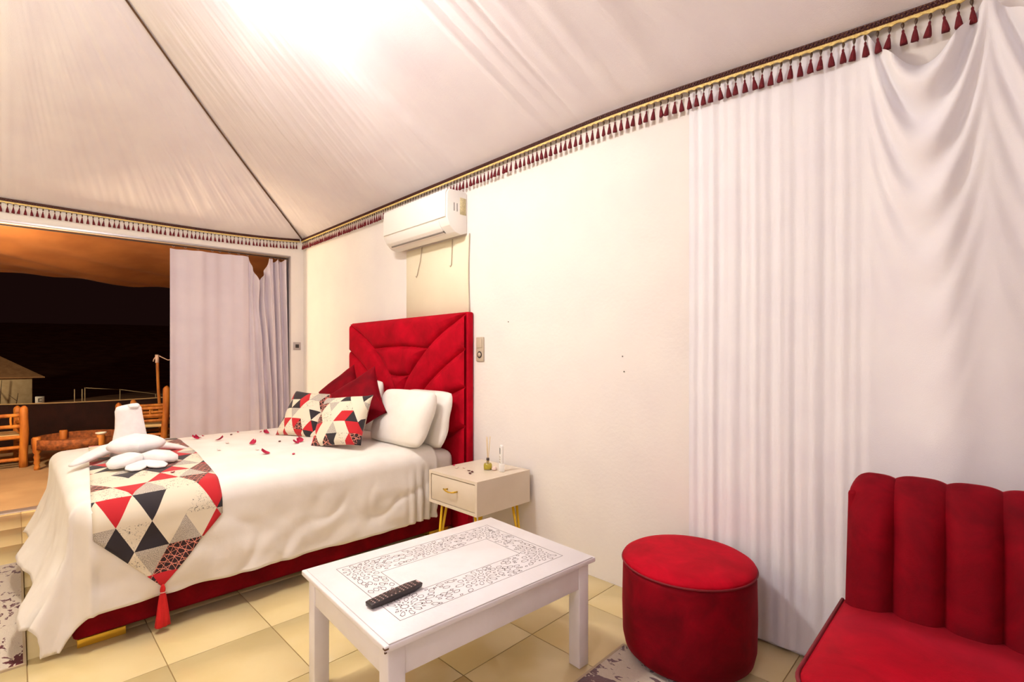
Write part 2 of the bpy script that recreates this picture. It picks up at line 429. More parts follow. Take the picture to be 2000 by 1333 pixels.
V, F = grid(360, 80, doorcurtain)
dc = thing('doorway_curtain', 'pale lavender curtain with a drooping unhooked top drawn across the terrace opening', 'curtain')
obj('cloth', mesh('cloth', V, F, 'drape'), dc)
rod = thing('curtain_rod', 'thin dark curtain rod with small rings under the white header', 'curtain rod')
obj('rod', G().tube([(-.045, OY0+.01, 2.372), (-.045, OY1-.012, 2.428)], .007, 8).me('rod', 'rail'), rod)
ring = G().tube([(0, .011*math.cos(a), .011*math.sin(a)) for a in np.linspace(0, 2*PI, 13)], .0022, 5, False).me('ring', 'alu')
for y in (-1.27,-1.17,-1.06,-.93,-.86,-.77,-.68,-.59,-.345,-.30,-.265,-.225,-.19):
    obj('ring', ring, rod, loc=(-.045, y, 2.372+.0207*(y-OY0)-.004))

# ================================================================ BED
BX0, BX1, BYH, BYF = 1.255, 2.885, -.10, -2.14      # flat part of the duvet top, edges roll off with radius .1
bed = thing('bed', 'double bed with dark red velvet base and tall red channelled headboard', 'bed')
base = bbox('base', 1.36, 2.905, -2.20, -.095, .036, .335, 'velvet_b', .018, 3); obj('base', base, bed, 'dark red velvet bed base')
for x in (1.40, 2.80):
    for y in (-2.185, -.30): obj('foot', bbox('foot', x, x+.10, y, y+.17, 0, .036, 'gold', .002), bed, 'flat gold foot')
obj('mattress', bbox('mattress', 1.29, 2.955, -2.19, -.10, .336, .612, 'bed', .075, 5), bed, 'mattress in a white fitted sheet')
# headboard body + padded panels split by the seams
HX0, HX1, HZ = 1.283, 3.042, 1.62
hb = obj('headboard', bbox('headboard', HX0, HX1, -.062, -.004, .0, HZ, 'velvet', .012, 3), bed, 'tall red velvet headboard with curved fan seams')
hc = (HX0+HX1)/2
def mir(l): return [[(hc+a, z) for a, z in l], [(hc-a, z) for a, z in l]]
seams = []
seams += mir([(.885,1.61),(.75,1.548),(.62,1.49),(.46,1.40),(.30,1.28),(.19,1.18),(.10,1.08),(.05,.9),(.03,.45)])
seams += mir([(.885,1.355),(.68,1.25),(.5,1.14),(.37,1.045),(.25,.9),(.15,.7),(.1,.45)])
seams += mir([(.885,1.075),(.65,.985),(.45,.87),(.3,.72),(.2,.45)])
seams += mir([(.885,.79),(.65,.68),(.45,.54),(.38,.45)])
seams += [[(hc-.42,1.368),(hc-.2,1.378),(hc,1.382),(hc+.2,1.374),(hc+.40,1.358)], [(hc-.15,1.14),(hc,1.128),(hc+.15,1.14)]]
def smooth_pl(p):
    o = []
    for i in range(len(p)-1):
        p0, p1, p2, p3 = p[max(i-1,0)], p[i], p[i+1], p[min(i+2,len(p)-1)]
        for t in np.linspace(0, 1, 9)[:-1]:
            o.append(tuple(.5*((2*p1[k])+(-p0[k]+p2[k])*t+(2*p0[k]-5*p1[k]+4*p2[k]-p3[k])*t*t+(-p0[k]+3*p1[k]-3*p2[k]+p3[k])*t**3) for k in (0,1)))
    return o + [p[-1]]
NX, NZ = 420, 290
gx = np.linspace(HX0+.012, HX1-.012, NX+1); gz = np.linspace(.45, HZ-.012, NZ+1)
XX, ZZ = np.meshgrid(gx, gz); D = np.full(XX.shape, 9.)
for s in seams:
    q = np.array(smooth_pl(s))
    for a, b in zip(q[:-1], q[1:]):
        ab = b-a; l2 = max(1e-9, ab@ab); t = np.clip(((XX-a[0])*ab[0]+(ZZ-a[1])*ab[1])/l2, 0, 1)
        D = np.minimum(D, np.hypot(XX-a[0]-t*ab[0], ZZ-a[1]-t*ab[1]))
E_ = np.minimum(np.minimum(XX-gx[0], gx[-1]-XX), gz[-1]-ZZ)
Dm = np.minimum(D, E_+.012)
Hh = .062 + .006 + .044*(1-np.exp(-Dm/.024))
Dc = (D[:-1,:-1]+D[1:,1:]+D[1:,:-1]+D[:-1,1:])/4
lab = np.zeros(Dc.shape, int); cur = 0
for i in range(Dc.shape[0]):
    for j in range(Dc.shape[1]):
        if lab[i,j] == 0 and Dc[i,j] > .0045:
            cur += 1; st = [(i,j)]; lab[i,j] = cur
            while st:
                a, b = st.pop()
                for c, d in ((a+1,b),(a-1,b),(a,b+1),(a,b-1)):
                    if 0 <= c < Dc.shape[0] and 0 <= d < Dc.shape[1] and lab[c,d] == 0 and Dc[c,d] > .0045: lab[c,d] = cur; st.append((c,d))
for it in range(6):                                     # seam cells go to a neighbouring panel
    for i in range(lab.shape[0]):
        for j in range(lab.shape[1]):
            if lab[i,j] == 0:
                for c, d in ((i+1,j),(i-1,j),(i,j+1),(i,j-1)):
                    if 0 <= c < lab.shape[0] and 0 <= d < lab.shape[1] and lab[c,d] > 0: lab[i,j] = lab[c,d]; break
for k in range(1, cur+1):
    cells = np.argwhere(lab == k)
    if len(cells) < 60: continue
    idx = {}; V = []; F = []
    def vid(i, j):
        if (i,j) not in idx: idx[(i,j)] = len(V); V.append((XX[i,j], -Hh[i,j], ZZ[i,j]))
        return idx[(i,j)]
    for i, j in cells: F.append((vid(i,j), vid(i,j+1), vid(i+1,j+1), vid(i+1,j)))
    obj('padded_panel', mesh('padded_panel', V, F, 'velvet'), hb)

# duvet
def ztop(x, y):
    a = max(0, 1-((x-2.07)/.95)**2); b = max(0, 1-((y+1.15)/1.15)**4)
    return .622 + .058*a**.6*b + .010*nz(x*2.3, y*2.3, 3) + .004*nz(x*7, y*7)
R_ = .10
def roll(e, R):
    q = R*PI/2
    if e <= 0: return 0, 0
    if e < q: return R*math.sin(e/R), R*(1-math.cos(e/R))
    return R, R + (e-q)
def duvet(a, b):
    """a: cloth coordinate across (x), b: cloth coordinate along the bed (towards the foot)"""
    x = min(max(a, BX0), BX1); y = min(max(b, BYF), -.30)
    ex = a-BX1 if a > BX1 else (BX0-a if a < BX0 else 0); sx = 1 if a > BX1 else -1
    ey = BYF-b if b < BYF else 0
    e = math.hypot(ex, ey); ph = math.atan2(ey, ex); RR = R_ - .04*ph/(PI/2) if e > 0 else R_; off, drop = roll(e, RR)
    if e < 1e-6: return (x, y, ztop(x, y))
    dx, dy = sx*math.cos(ph), -math.sin(ph)
    lo = max(0, drop-RR)
    # folds and flare of the hanging part
    corner = math.sin(2*ph) if ex > 0 and ey > 0 else 0
    wr = .014*nz(a*4.5, b*4.5, 1)*min(1, lo*6) + .014*nz(a*9, b*9, 5)*min(1, lo*5) - (.012 if ey == 0 else 0)*max(0, 1-6*abs(nz(a*3.2+b*2.2, b*2.6-a, 11)))*min(1, lo*5)
    if ey > 0: wr *= .55
    fl_ = 0
    if ey > 0 and ex == 0: fl_ = lo*lo*(.72 + .16*math.sin(a*7+1)); 
    if ex > 0 and ey == 0:
        hd = sm(-.62, -.34, b)
        fl_ = lo*.02 + hd*.030*math.sin(b*95)*min(1, lo*5) + .012*math.sin(b*7)*min(1,lo*3)
    if corner:
        m = ph/(PI/2)
        fl_ = lo*.02*(1-m) + lo*lo*m*.70
        dx *= (1-.75*corner) if sx > 0 else 1.2
    off += fl_ + wr
    z = ztop(x, y) - drop
    if ex > 0 and ey == 0: z -= .0
    return (x + dx*off, y + dy*off, max(.012 + .006*corner, z))
LX = .535; LF = .53
na, nb = 170, 170
V = []; F = []
avals = [BX0-LX + (BX1-BX0+2*LX)*i/na for i in range(na+1)]; bvals = [-.30 - (-BYF-.30+LF)*j/nb for j in range(nb+1)]
for b in bvals:
    for a in avals: V.append(duvet(a + .012*nz(b*5, 2)*(abs(a-2.07) > .9), b))
for j in range(nb):
    for i in range(na): F.append((j*(na+1)+i, (j+1)*(na+1)+i, (j+1)*(na+1)+i+1, j*(na+1)+i+1))
dv = thing('duvet', 'rumpled white cotton duvet spread over the bed with long hanging sides', 'duvet')
cl = obj('cover', mesh('cover', V, F, 'bed'), dv)
sd = cl.modifiers.new('thick', 'SOLIDIFY'); sd.thickness = .012; sd.offset = 1

# runner across the foot of the bed
def runner_pt(s, w):
    """s: along x over the bed (metres of cloth from far edge), w: -1..1 across"""
    a = BX0 - .30 + s
    yc = -1.893 + w*.25 + .075*max(0, 2.95-a)
    p = Vector(duvet(a, max(yc, BYF-.05)));
    return p
RL = (BX1-BX0) + .30 + .20
V = []; F = []; uv = []
ns_, nw = 120, 24
for i in range(ns_+1):
    for k in range(nw+1):
        s = RL*i/ns_; w = -1+2*k/nw
        p = runner_pt(s, w); q = Vector((0,0,.018))
        if s > RL-.20: f = sm(RL-.20, RL-.05, s); q = Vector((.016*f, 0, .018*(1-f)))
        if s < .30: f = sm(0, .2, .30-s); q = Vector((-.016*f, 0, .018*(1-f)))
        V.append(p + q); uv.append((w*.25+.5, s+.03))
n0 = len(V) - (nw+1)
tip = 22
for j in range(1, tip+1):                                # pointed end hanging down the side
    for k in range(nw+1):
        w = -1+2*k/nw; f = j/tip; ww = w*(1-f*.985)
        p = runner_pt(RL + .285*f, ww)
        V.append(p + Vector((.017, 0, 0))); uv.append((ww*.25+.5, RL+.03+.285*f))
tot = ns_+tip
for i in range(tot):
    for k in range(nw): F.append((i*(nw+1)+k, i*(nw+1)+k+1, (i+1)*(nw+1)+k+1, (i+1)*(nw+1)+k))
rn = thing('bed_runner', 'bed runner printed with red, black and cream triangles, pointed end hanging over the side', 'runner')
ro = obj('cloth', mesh('cloth', V, F, 'print', True, uv), rn); sd = ro.modifiers.new('thick', 'SOLIDIFY'); sd.thickness = .004; sd.offset = 0
tp = Vector(runner_pt(RL+.285, 0)) + Vector((.024, 0, -.004))
g = G(); n = 20; prof = [(.003,.012),(.008,.004),(.011,-.008),(.011,-.020),(.008,-.026),(.013,-.04),(.019,-.09),(.026,-.15),(.029,-.178)]
V = []; F = []
for r0, z in prof:
    for k in range(n):
        q = 1 + (.10 if k % 2 else -.08)*(1 if z < -.03 else 0); th = 2*PI*k/n
        V.append((r0*q*math.cos(th)*.6, r0*q*math.sin(th), z - (rnd.uniform(0,.008) if z < -.17 else 0)))
for i in range(len(prof)-1):
    for k in range(n): F.append((i*n+k, i*n+(k+1)%n, (i+1)*n+(k+1)%n, (i+1)*n+k))
F += [tuple(range(n))[::-1], tuple((len(prof)-1)*n+k for k in range(n))]
to = obj('tassel', g.add(V, F).me('tassel', 'redtassel'), rn, 'scarlet tassel on the runner point', loc=tp)
obj('binding', G().tube([(0, .0095*math.cos(a)*1.0, -.024+0*a) if False else (.0062*math.cos(a), .0100*math.sin(a), -.025) for a in np.linspace(0, 2*PI, 17)], .0018, 5, False).me('binding', 'petalp'), to)

# pillows and cushions
def pillow_me(w, h, t, m, pinch=.07, e=.42, seed=0, n=26, uvoff=(0,0), wr=.006, sq=0.):
    V = []; F = []; uv = []; idx = {}
    def P(i, j, sgn):
        u, v = -1+2*i/n, -1+2*j/n
        edge = (i in (0,n) or j in (0,n)); key = (i, j, 0 if edge else sgn)
        if key in idx: return idx[key]
        x = w/2*u*(1-pinch*(1-v*v)*abs(u)); y = h/2*v*(1-pinch*(1-u*u)*abs(v))
        x *= math.sqrt(1-sq*v**4); y *= math.sqrt(1-sq*u**4)
        z = 0 if edge else sgn*t/2*((1-u**2)*(1-v**2))**e
        z += wr*nz(x*9+seed, y*9, sgn)*(0 if edge else 1)
        idx[key] = len(V); V.append((x, y, z)); uv.append((x+uvoff[0]+(0 if sgn > 0 else .37), y+uvoff[1])); return idx[key]
    for sgn in (1, -1):
        for i in range(n):
            for j in range(n):
                f = (P(i,j,sgn), P(i+1,j,sgn), P(i+1,j+1,sgn), P(i,j+1,sgn)); F.append(f if sgn > 0 else f[::-1])
    return mesh('pillow', V, F, m, True, uv)
def place(name, label, cat, me, loc, face, lean, spin=0, group=None, piping=None):
    """face: heading of the outward side in degrees, lean: tilt back from upright, spin: turn in its own plane"""
    o = thing(name, label, cat, me=me, group=group)
    rot = Matrix.Rotation(math.radians(face+90), 4, 'Z') @ Matrix.Rotation(math.radians(90-lean), 4, 'X') @ Matrix.Rotation(math.radians(spin), 4, 'Z')
    o.rotation_euler = rot.to_euler(); o.location = loc
    return o
place('bed_pillow', 'plump white pillow leaning on the headboard on the nightstand side, front one of the pair', 'pillow', pillow_me(.60,.42,.19,'pillow',.02,.36,3,wr=.010,sq=.16), (2.735,-.415,.856), -86, 22)
place('bed_pillow', 'white pillow squeezed between the headboard and the front pillow beside the nightstand', 'pillow', pillow_me(.60,.42,.13,'pillow',.02,.36,8,wr=.010,sq=.16), (2.735,-.232,.838), -90, 14)
place('bed_pillow', 'white pillow standing behind the red cushion on the curtain side of the bed', 'pillow', pillow_me(.62,.46,.16,'pillow',.02,.36,12,wr=.010,sq=.16), (1.82,-.245,.87), -90, 12)
def cushion(name, label, me, loc, face, lean, spin, grp, pip):
    o = place(name, label, 'cushion', me, loc, face, lean, spin, grp); return o
c_red = pillow_me(.44,.44,.16,'velvet_d',.10,.45,21)
cushion('velvet_cushion', 'dark red velvet cushion standing on its corner before the nightstand-side pillows', c_red, (2.39,-.585,.945), -72, 24, 34, 'red velvet cushions on the bed', 1)
cushion('velvet_cushion', 'dark red velvet cushion standing on its corner before the pillow farther from the nightstand', c_red, (1.87,-.475,.948), -80, 24, 38, 'red velvet cushions on the bed', 1)
cushion('print_cushion', 'triangle-print cushion overlapping the other, nearer the nightstand', pillow_me(.375,.385,.15,'print_s',.07,.42,33,uvoff=(.1,.2)), (2.585,-.80,.850), -60, 34, 5, 'triangle print cushions on the bed', 0)
cushion('print_cushion', 'triangle-print cushion partly hidden behind its twin, nearer the curtain', pillow_me(.375,.385,.15,'print_s',.07,.42,37,uvoff=(1.3,.7)), (1.985,-.80,.846), -62, 32, -3, 'triangle print cushions on the bed', 0)

# towel sculpture
tw = thing('towel_sculpture', 'white towel folded into a bird with a heart and a bow on the runner', 'towel art', (2.0,-1.88,ztop(2.0,-1.88)+.020))
def loft(path, wid, thk, n=18, upv=(1,0,0), m='towel', name='fold', p=2.6):
    P = [Vector(q) for q in path]; V = []; F = []
    for i, c in enumerate(P):
        t = (P[min(i+1,len(P)-1)]-P[max(i-1,0)]).normalized(); nrm = Vector(upv); nrm = (nrm - t*nrm.dot(t)).normalized(); s = t.cross(nrm)
        for k in range(n):
            th = 2*PI*k/n; cx, sy = math.cos(th), math.sin(th)
            V.append(c + s*wid[i]*math.copysign(abs(cx)**(2/p), cx) + nrm*thk[i]*math.copysign(abs(sy)**(2/p), sy))
    for i in range(len(P)-1):
        for k in range(n): F.append((i*n+k, i*n+(k+1)%n, (i+1)*n+(k+1)%n, (i+1)*n+k))
    F += [tuple(range(n))[::-1], tuple((len(P)-1)*n+k for k in range(n))]
    return mesh(name, V, F, m)
obj('neck', loft([(0,0,0),(.0,0,.04),(-.01,0,.10),(-.015,0,.17),(-.015,-.005,.235),(-.01,-.01,.28),(-.0,-.015,.302),(0,-.015,.306)], [.100,.096,.086,.074,.068,.066,.056,.03], [.055,.055,.05,.042,.036,.032,.022,.008]), tw)
obj('head_fold', loft([(-.01,.012,.292),(.012,.014,.303),(.03,.014,.296)], [.022,.03,.02], [.012,.014,.008], upv=(0,0,1)), tw)
for s in (-1, 1):
    obj('wing', loft([(.01,.06*s,.060),(.03,.12*s,.052),(.10 if s<0 else .04,.19*s,.036),(.17 if s<0 else .05,.245*s,.022),(.22 if s<0 else .06,.285*s,.012)], [.05,.056,.046,.034,.014], [.030,.026,.020,.014,.006], upv=(0,0,1)), tw)
def heart(n=40):
    V = []; F = []; rings = 9
    for i in range(rings):
        f = i/(rings-1)
        for k in range(n):
            t = 2*PI*k/n; c_, s_ = math.cos(t), math.sin(t)
            hr = .093 + .050*s_*s_ + .012*c_ - .022*abs(math.sin(2*t)) - .012*max(0, -c_)
            hx, hy = hr*s_, hr*c_
            ph = PI*f; rr = math.sin(ph)**.6 if 0 < f < 1 else .02
            V.append((-hy*rr, hx*rr, .042*math.cos(ph)))
    for i in range(rings-1):
        for k in range(n): F.append((i*n+k, i*n+(k+1)%n, (i+1)*n+(k+1)%n, (i+1)*n+k))
    F += [tuple(range(n))[::-1], tuple((rings-1)*n+k for k in range(n))]
    return mesh('heart', V, F, 'towel')
ho = obj('heart', heart(), tw, 'puffy heart-shaped fold', loc=(.19,.005,.085), rot=(0, .42, 0))
for s in (-1, 1):
    obj('bow_loop', loft([(.36,.0,.035),(.39,.045*s,.046),(.43,.095*s,.040),(.46,.125*s,.028),(.475,.14*s,.016)], [.035,.062,.066,.05,.02], [.022,.03,.030,.022,.008], upv=(0,0,1)), tw)
    obj('bow_tail', loft([(.36,.02*s,.020),(.45,.03*s,.020),(.54,.05*s,.012),(.58,.055*s,.008)], [.04,.05,.045,.02], [.014,.014,.010,.004], upv=(0,0,1)), tw)

# petals
def petal_me(name, m, r=.016):
    V, F = grid(6, 4, lambda u, v: (r*(2*u-1), r*.8*(2*v-1)*math.sqrt(max(.05, 1-(2*u-1)**2)), .35*r*((2*u-1)**2) + .5*r*((2*v-1)**2)*(u) + .001))
    return mesh(name, V, F, m)
pm = {'c': petal_me('flower_petal', 'petal', .026), 'p': petal_me('flower_petal', 'petalp', .013), 'd': petal_me('flower_petal', 'petald', .011), 's': petal_me('flower_petal', 'petal', .011)}
PB = [(1.56,-1.442,'c'),(1.53,-1.42,'c'),(1.819,-1.346,'c'),(2.2,-1.247,'c'),(2.55,-1.289,'c'),(2.313,-.975,'c'),(2.36,-1.03,'c'),(1.732,-1.004,'c'),(1.415,-1.356,'s'),(1.578,-.995,'s'),(2.671,-1.163,'s'),
      (1.38,-1.10,'s'),(1.541,-1.196,'d'),(2.278,-1.472,'p'),(2.233,-1.086,'d'),(2.115,-.85,'p'),(2.521,-.923,'s'),(2.412,-1.289,'p'),(2.007,-1.35,'p')]
txt = {'c': 'curled crimson flower petal lying on the white duvet', 's': 'small crimson petal scrap on the white duvet', 'p': 'pale blush petal on the white duvet', 'd': 'dried brown petal scrap on the white duvet'}
for x, y, k in PB:
    o = thing('flower_petal', txt[k], 'petal', (x, y, ztop(x, y)+.0125), rnd.uniform(0,6), 'petals scattered on the duvet', pm[k])
    if k == 'c': o.rotation_euler = (rnd.uniform(-.5,.5), -.35, rnd.uniform(0,6)); o.location.z += .007

thing('flower_petal', 'crimson petal on the patterned runner in front of the folded towel', 'petal', (2.72,-1.80,ztop(2.72,-1.80)+.021), .8, None, pm['s'])
# ================================================================ NIGHTSTANDS
def nightstand(label, x0, x1, y0, y1):
    zt, zb = .554, .348; cx, cy = (x0+x1)/2, (y0+y1)/2; w, d = (x1-x0)/2, (y1-y0)/2
    t = thing('nightstand', label, 'nightstand', (cx, cy, 0), 0, 'greige nightstands')
    b = G().box(-w, w, -d, d, zt-.018, zt).box(-w, w, -d, d, zb, zb+.018).box(-w, -w+.018, -d, d, zb+.018, zt-.018).box(w-.018, w, -d, d, zb+.018, zt-.018).box(-w+.018, w-.018, d-.012, d, zb+.018, zt-.018)
    obj('body', b.me('body', 'night', False), t)
    dr = obj('drawer', bbox('drawer', -w+.021, w-.021, -d+.004, -d+.30, zb+.021, zt-.024, 'night', .002), t)
    hz_ = (zt+zb)/2 + .012
    g = G().tube([(-.055, -d-.022, hz_+.004), (-.03, -d-.024, hz_-.004), (0, -d-.025, hz_-.007), (.03, -d-.024, hz_-.004), (.055, -d-.022, hz_+.004)], .0048, 8)
    g.tube([(-.048, -d+.004, hz_), (-.048, -d-.024, hz_)], .005, 8).tube([(.048, -d+.004, hz_), (.048, -d-.024, hz_)], .005, 8)
    obj('handle', g.me('handle', 'gold'), dr, 'small gold bar handle')
    for sx in (-1, 1):
        for sy in (-1, 1):
            g = G(); fx, fy = sx*(w-.045), sy*(d-.05)
            for q in (-1, 1): g.tube([(fx-sx*.03+q*.0, fy+q*.020-sy*.02, zb), (fx+sx*.012, fy+q*.003, .012), (fx+sx*.013, fy, .004)], [.0085,.0078,.007], 8)
            g.box(fx-sx*.03-.02, fx-sx*.03+.02, fy-.05-sy*.02, fy+.05-sy*.02, zb-.003, zb)
            obj('leg', g.me('leg', 'goldleg'), t, 'gold hairpin leg')
    return t
nightstand('greige one-drawer nightstand on gold legs with a diffuser and remote on top', 3.158, 3.627, -.488, -.03)
nightstand('greige nightstand mostly hidden behind the far side of the bed by the curtain', .64, 1.08, -.488, -.03)
for x, y, k in ((3.18,-.302,'c'),(3.29,-.305,'p'),(3.375,-.335,'d'),(3.42,-.345,'d'),(3.255,-.34,'p'),(3.44,-.38,'d')):
    thing('flower_petal', {'c':'pink petal on the nightstand top','p':'pale petal on the nightstand top','d':'dark dried petal on the nightstand top'}[k], 'petal', (x, y, .554), rnd.uniform(0,6), 'petals on the nightstand', petal_me('flower_petal', {'c':'petal','p':'petalp','d':'petald'}[k], .011))
df = thing('reed_diffuser', 'squat reed diffuser with yellow oil and pale reeds on the nightstand', 'diffuser', (3.43,-.22,.554))
obj('bottle', G().lathe([(.020,.0),(.027,.003),(.028,.03),(.024,.042),(.010,.048),(.009,.062),(.011,.064)], 20).me('bottle', 'glass'), df)
obj('oil', G().lathe([(.018,.004),(.0245,.006),(.0255,.028),(.022,.034)], 20).me('oil', 'oil'), df, 'yellow scented oil')
obj('stopper', G().lathe([(.0085,.060),(.010,.066),(.010,.076),(.007,.078)], 12).me('stopper', 'rail'), df)
for a in range(4):
    obj('reed', G().tube([(0, 0, .03), (.016*math.cos(a*1.7)+.006, .016*math.sin(a*1.7), .215)], .0018, 5).me('reed', 'reed'), df)
thing('wax_melt', 'small cream wax flower beside the reed diffuser', 'wax melt', (3.475,-.205,.554), me=G().lathe([(.006,0),(.016,.004),(.018,.012),(.012,.022),(.003,.026)], 10).me('wax_melt', 'petalp'))
ar = thing('air_conditioner_remote', 'slim white remote standing upright in its holder on the nightstand', 'remote', (3.527,-.19,.554), math.radians(-35))
obj('holder', bbox('holder', -.026, .026, -.016, .016, 0, .05, 'ac', .004), ar)
rb = obj('body', bbox('body', -.021, .021, -.010, .010, .006, .168, 'ac', .006, 3), ar)
obj('display', bbox('display', -.014, .014, -.0112, -.0100, .112, .150, 'screen', 0), rb, 'grey display')
for i in range(3):
    for j in range(3): obj('button', bbox('button', -.013+.0105*i, -.006+.0105*i, -.0115, -.0100, .056+.016*j, .064+.016*j, 'socket', 0), rb)

# ================================================================ COFFEE TABLE
ct = thing('coffee_table', 'low white painted coffee table with a carved star-pattern border', 'table', (4.213,-1.132,0), math.radians(-3.6))
TW, TL, TZ = .345, .480, .452
obj('top', bbox('top', -TW, TW, -TL, TL, TZ-.024, TZ-.004, 'wpaint', .004, 2), ct)
# rim and centre field lie proud, joint line between them
obj('top_panel', bbox('top_panel', -TW+.014, TW-.003, -TL+.014, TL-.014, TZ-.004, TZ, 'wpaint', .001, 1), ct)
for s in (-1, 1):
    obj('apron', bbox('apron', s*(TW-.035)-.010, s*(TW-.035)+.010, -TL+.075, TL-.075, TZ-.125, TZ-.024, 'wpaint', .002), ct)
    obj('apron', bbox('apron', -TW+.075, TW-.075, s*(TL-.035)-.010, s*(TL-.035)+.010, TZ-.125, TZ-.024, 'wpaint', .002), ct)
for sx in (-1, 1):
    for sy in (-1, 1):
        x, y = sx*(TW-.05), sy*(TL-.05)
        obj('leg', bbox('leg', x-.029, x+.029, y-.029, y+.029, 0, TZ-.024, 'wpaint', .003), ct)
obj('chipped_corner', G().box(TW-.012, TW+.0008, -TL-.0008, -TL+.012, TZ-.014, TZ-.009).box(TW-.004, TW+.0006, -TL-.0006, -TL+.006, TZ-.023, TZ-.0185).me('chipped_corner', 'chip', False), ct, 'bare wood chips at the corner')
OX0, OX1, OY_0, OY_1 = -.252, .252, -.380, .380; IX0, IX1, IY0, IY1 = -.112, .116, -.262, .262
gr = G()
def frame_line(x0, x1, y0, y1, w=.0016):
    for a in ((x0,x1,y0,y0+w),(x0,x1,y1-w,y1),(x0,x0+w,y0+w,y1-w),(x1-w,x1,y0+w,y1-w)): gr.box(a[0],a[1],a[2],a[3],TZ-.0002,TZ+.0004)
frame_line(OX0,OX1,OY_0,OY_1); frame_line(IX0,IX1,IY0,IY1)
rc = [(sx*.183, y) for sx in (-1,1) for y in (-.325, 0, .325)]
def inband(p):
    x, y = p
    return OX0+.003 < x < OX1-.003 and OY_0+.003 < y < OY_1-.003 and not (IX0-.003 < x < IX1+.003 and IY0-.003 < y < IY1+.003)
placed = []
def cell(poly, w=.0019):
    c = (sum(p[0] for p in poly)/len(poly), sum(p[1] for p in poly)/len(poly))
    if not all(inband(p) for p in poly): return
    rad = min(math.hypot(p[0]-c[0], p[1]-c[1]) for p in poly)
    for q, r in placed:
        if math.hypot(c[0]-q[0], c[1]-q[1]) < (r+rad)*.92: return
    placed.append((c, rad))
    n = len(poly); f = max(.0, 1 - 1.15*w/max(rad*.85, 1e-4))
    V = [(x, y, TZ+.0004) for x, y in poly] + [(c[0]+(x-c[0])*f, c[1]+(y-c[1])*f, TZ+.0004) for x, y in poly]
    gr.add(V, [(k, (k+1)%n, n+(k+1)%n, n+k) for k in range(n)])
def radial(c, a, pts, k=1.12): return [(c[0]+k*(r*math.cos(a)-t*math.sin(a)), c[1]+k*(r*math.sin(a)+t*math.cos(a))) for r, t in pts]
N_ = 10
for c in rc:
    star = [(c[0]+(.0165 if k % 2 else .0125)*math.cos(PI*k/N_), c[1]+(.0165 if k % 2 else .0125)*math.sin(PI*k/N_)) for k in range(2*N_)]; cell(star, .0016)
    for k in range(N_):
        a = 2*PI*(k+.5)/N_; cell(radial(c, a, [(.0195,0),(.0235,.0028),(.030,0),(.0235,-.0028)]), .0016)
    for k in range(N_):
        a = 2*PI*k/N_; cell(radial(c, a, [(.027,0),(.034,.0055),(.050,.0075),(.057,0),(.050,-.0075),(.034,-.0055)]), .0017)
    for k in range(N_):
        a = 2*PI*(k+.5)/N_; cell(radial(c, a, [(.050,0),(.056,.004),(.064,0),(.056,-.004)]), .0016)
for c in rc:
    for k in range(N_):
        a = 2*PI*k/N_; cell(radial(c, a, [(.064,.0075),(.074,.010),(.083,.004),(.083,-.004),(.074,-.010),(.064,-.0075)]), .0017)
    for k in range(N_):
        a = 2*PI*(k+.5)/N_; cell(radial(c, a, [(.070,0),(.080,.008),(.098,.008),(.106,0),(.098,-.008),(.080,-.008)]), .0017)
rr_ = random.Random(5)
for rad, cnt in ((.0105, 700), (.0055, 500)):
    for _ in range(cnt):
        p = (rr_.uniform(OX0, OX1), rr_.uniform(OY_0, OY_1))
        near = min(rc, key=lambda q: (q[0]-p[0])**2+(q[1]-p[1])**2); a = math.atan2(p[1]-near[1], p[0]-near[0])
        cell(radial(p, a, [(-rad*1.35,0),(-rad*.5,rad*.75),(rad*.5,rad*.75),(rad*1.35,0),(rad*.5,-rad*.75),(-rad*.5,-rad*.75)]), .0016)
fo = obj('fretwork_border', gr.me('fretwork_border', 'groove', False), ct, 'border of carved star and petal cells'); fo['kind'] = 'stuff'
# tv remote
a_, b_ = Vector((4.305,-1.560)), Vector((4.293,-1.352)); dvec = b_-a_
rm = thing('television_remote', 'black remote control with pale buttons lying on the white table', 'remote', (*((a_+b_)/2), TZ+.0008), math.atan2(dvec.y, dvec.x)-PI/2)
LR = .105
bd = bevel_me(G().add([(x*w, y, z) for y, w, z0, z1 in ((-LR,.021,.004,.019),(-LR*.3,.024,0,.021),(LR*.6,.025,0,.022),(LR,.020,.006,.021)) for x, z in ((-.82,z0),(.82,z0),(1,z1),(-1,z1))],
    [(0,1,2,3),(12,15,14,13)] + [(i*4+k, i*4+4+k, i*4+4+(k+1)%4, i*4+(k+1)%4) for i in range(3) for k in range(4)]).me('body', 'black'), .003, 2)
bo = obj('body', bd, rm)
bt = G()
for i in range(4):
    for j in range(11):
        y = -LR+.014+j*.0165
        if 4 <= j <= 6 and i in (1, 2): continue
        x = -.0148+i*.0099; z = .0198+.0008*(j/11)
        bt.lathe([(.0030,0),(.0030,.0022),(.0018,.0030)], 8, (x, y, z))
bb = obj('button_field', bt.me('button_field', 'button'), bo); bb['kind'] = 'stuff'
obj('navigation_ring', G().lathe([(.0145,.0),(.0145,.0022),(.010,.0028),(.009,.001),(.006,.001),(.006,.003),(.001,.0033)], 20, (0, -LR+.014+5*.0165, .0205)).me('navigation_ring', 'blackb'), bo)
obj('emitter_window', bbox('emitter_window', -.009, .009, LR-.010, LR-.005, .021, .0228, 'petalp', 0), bo)

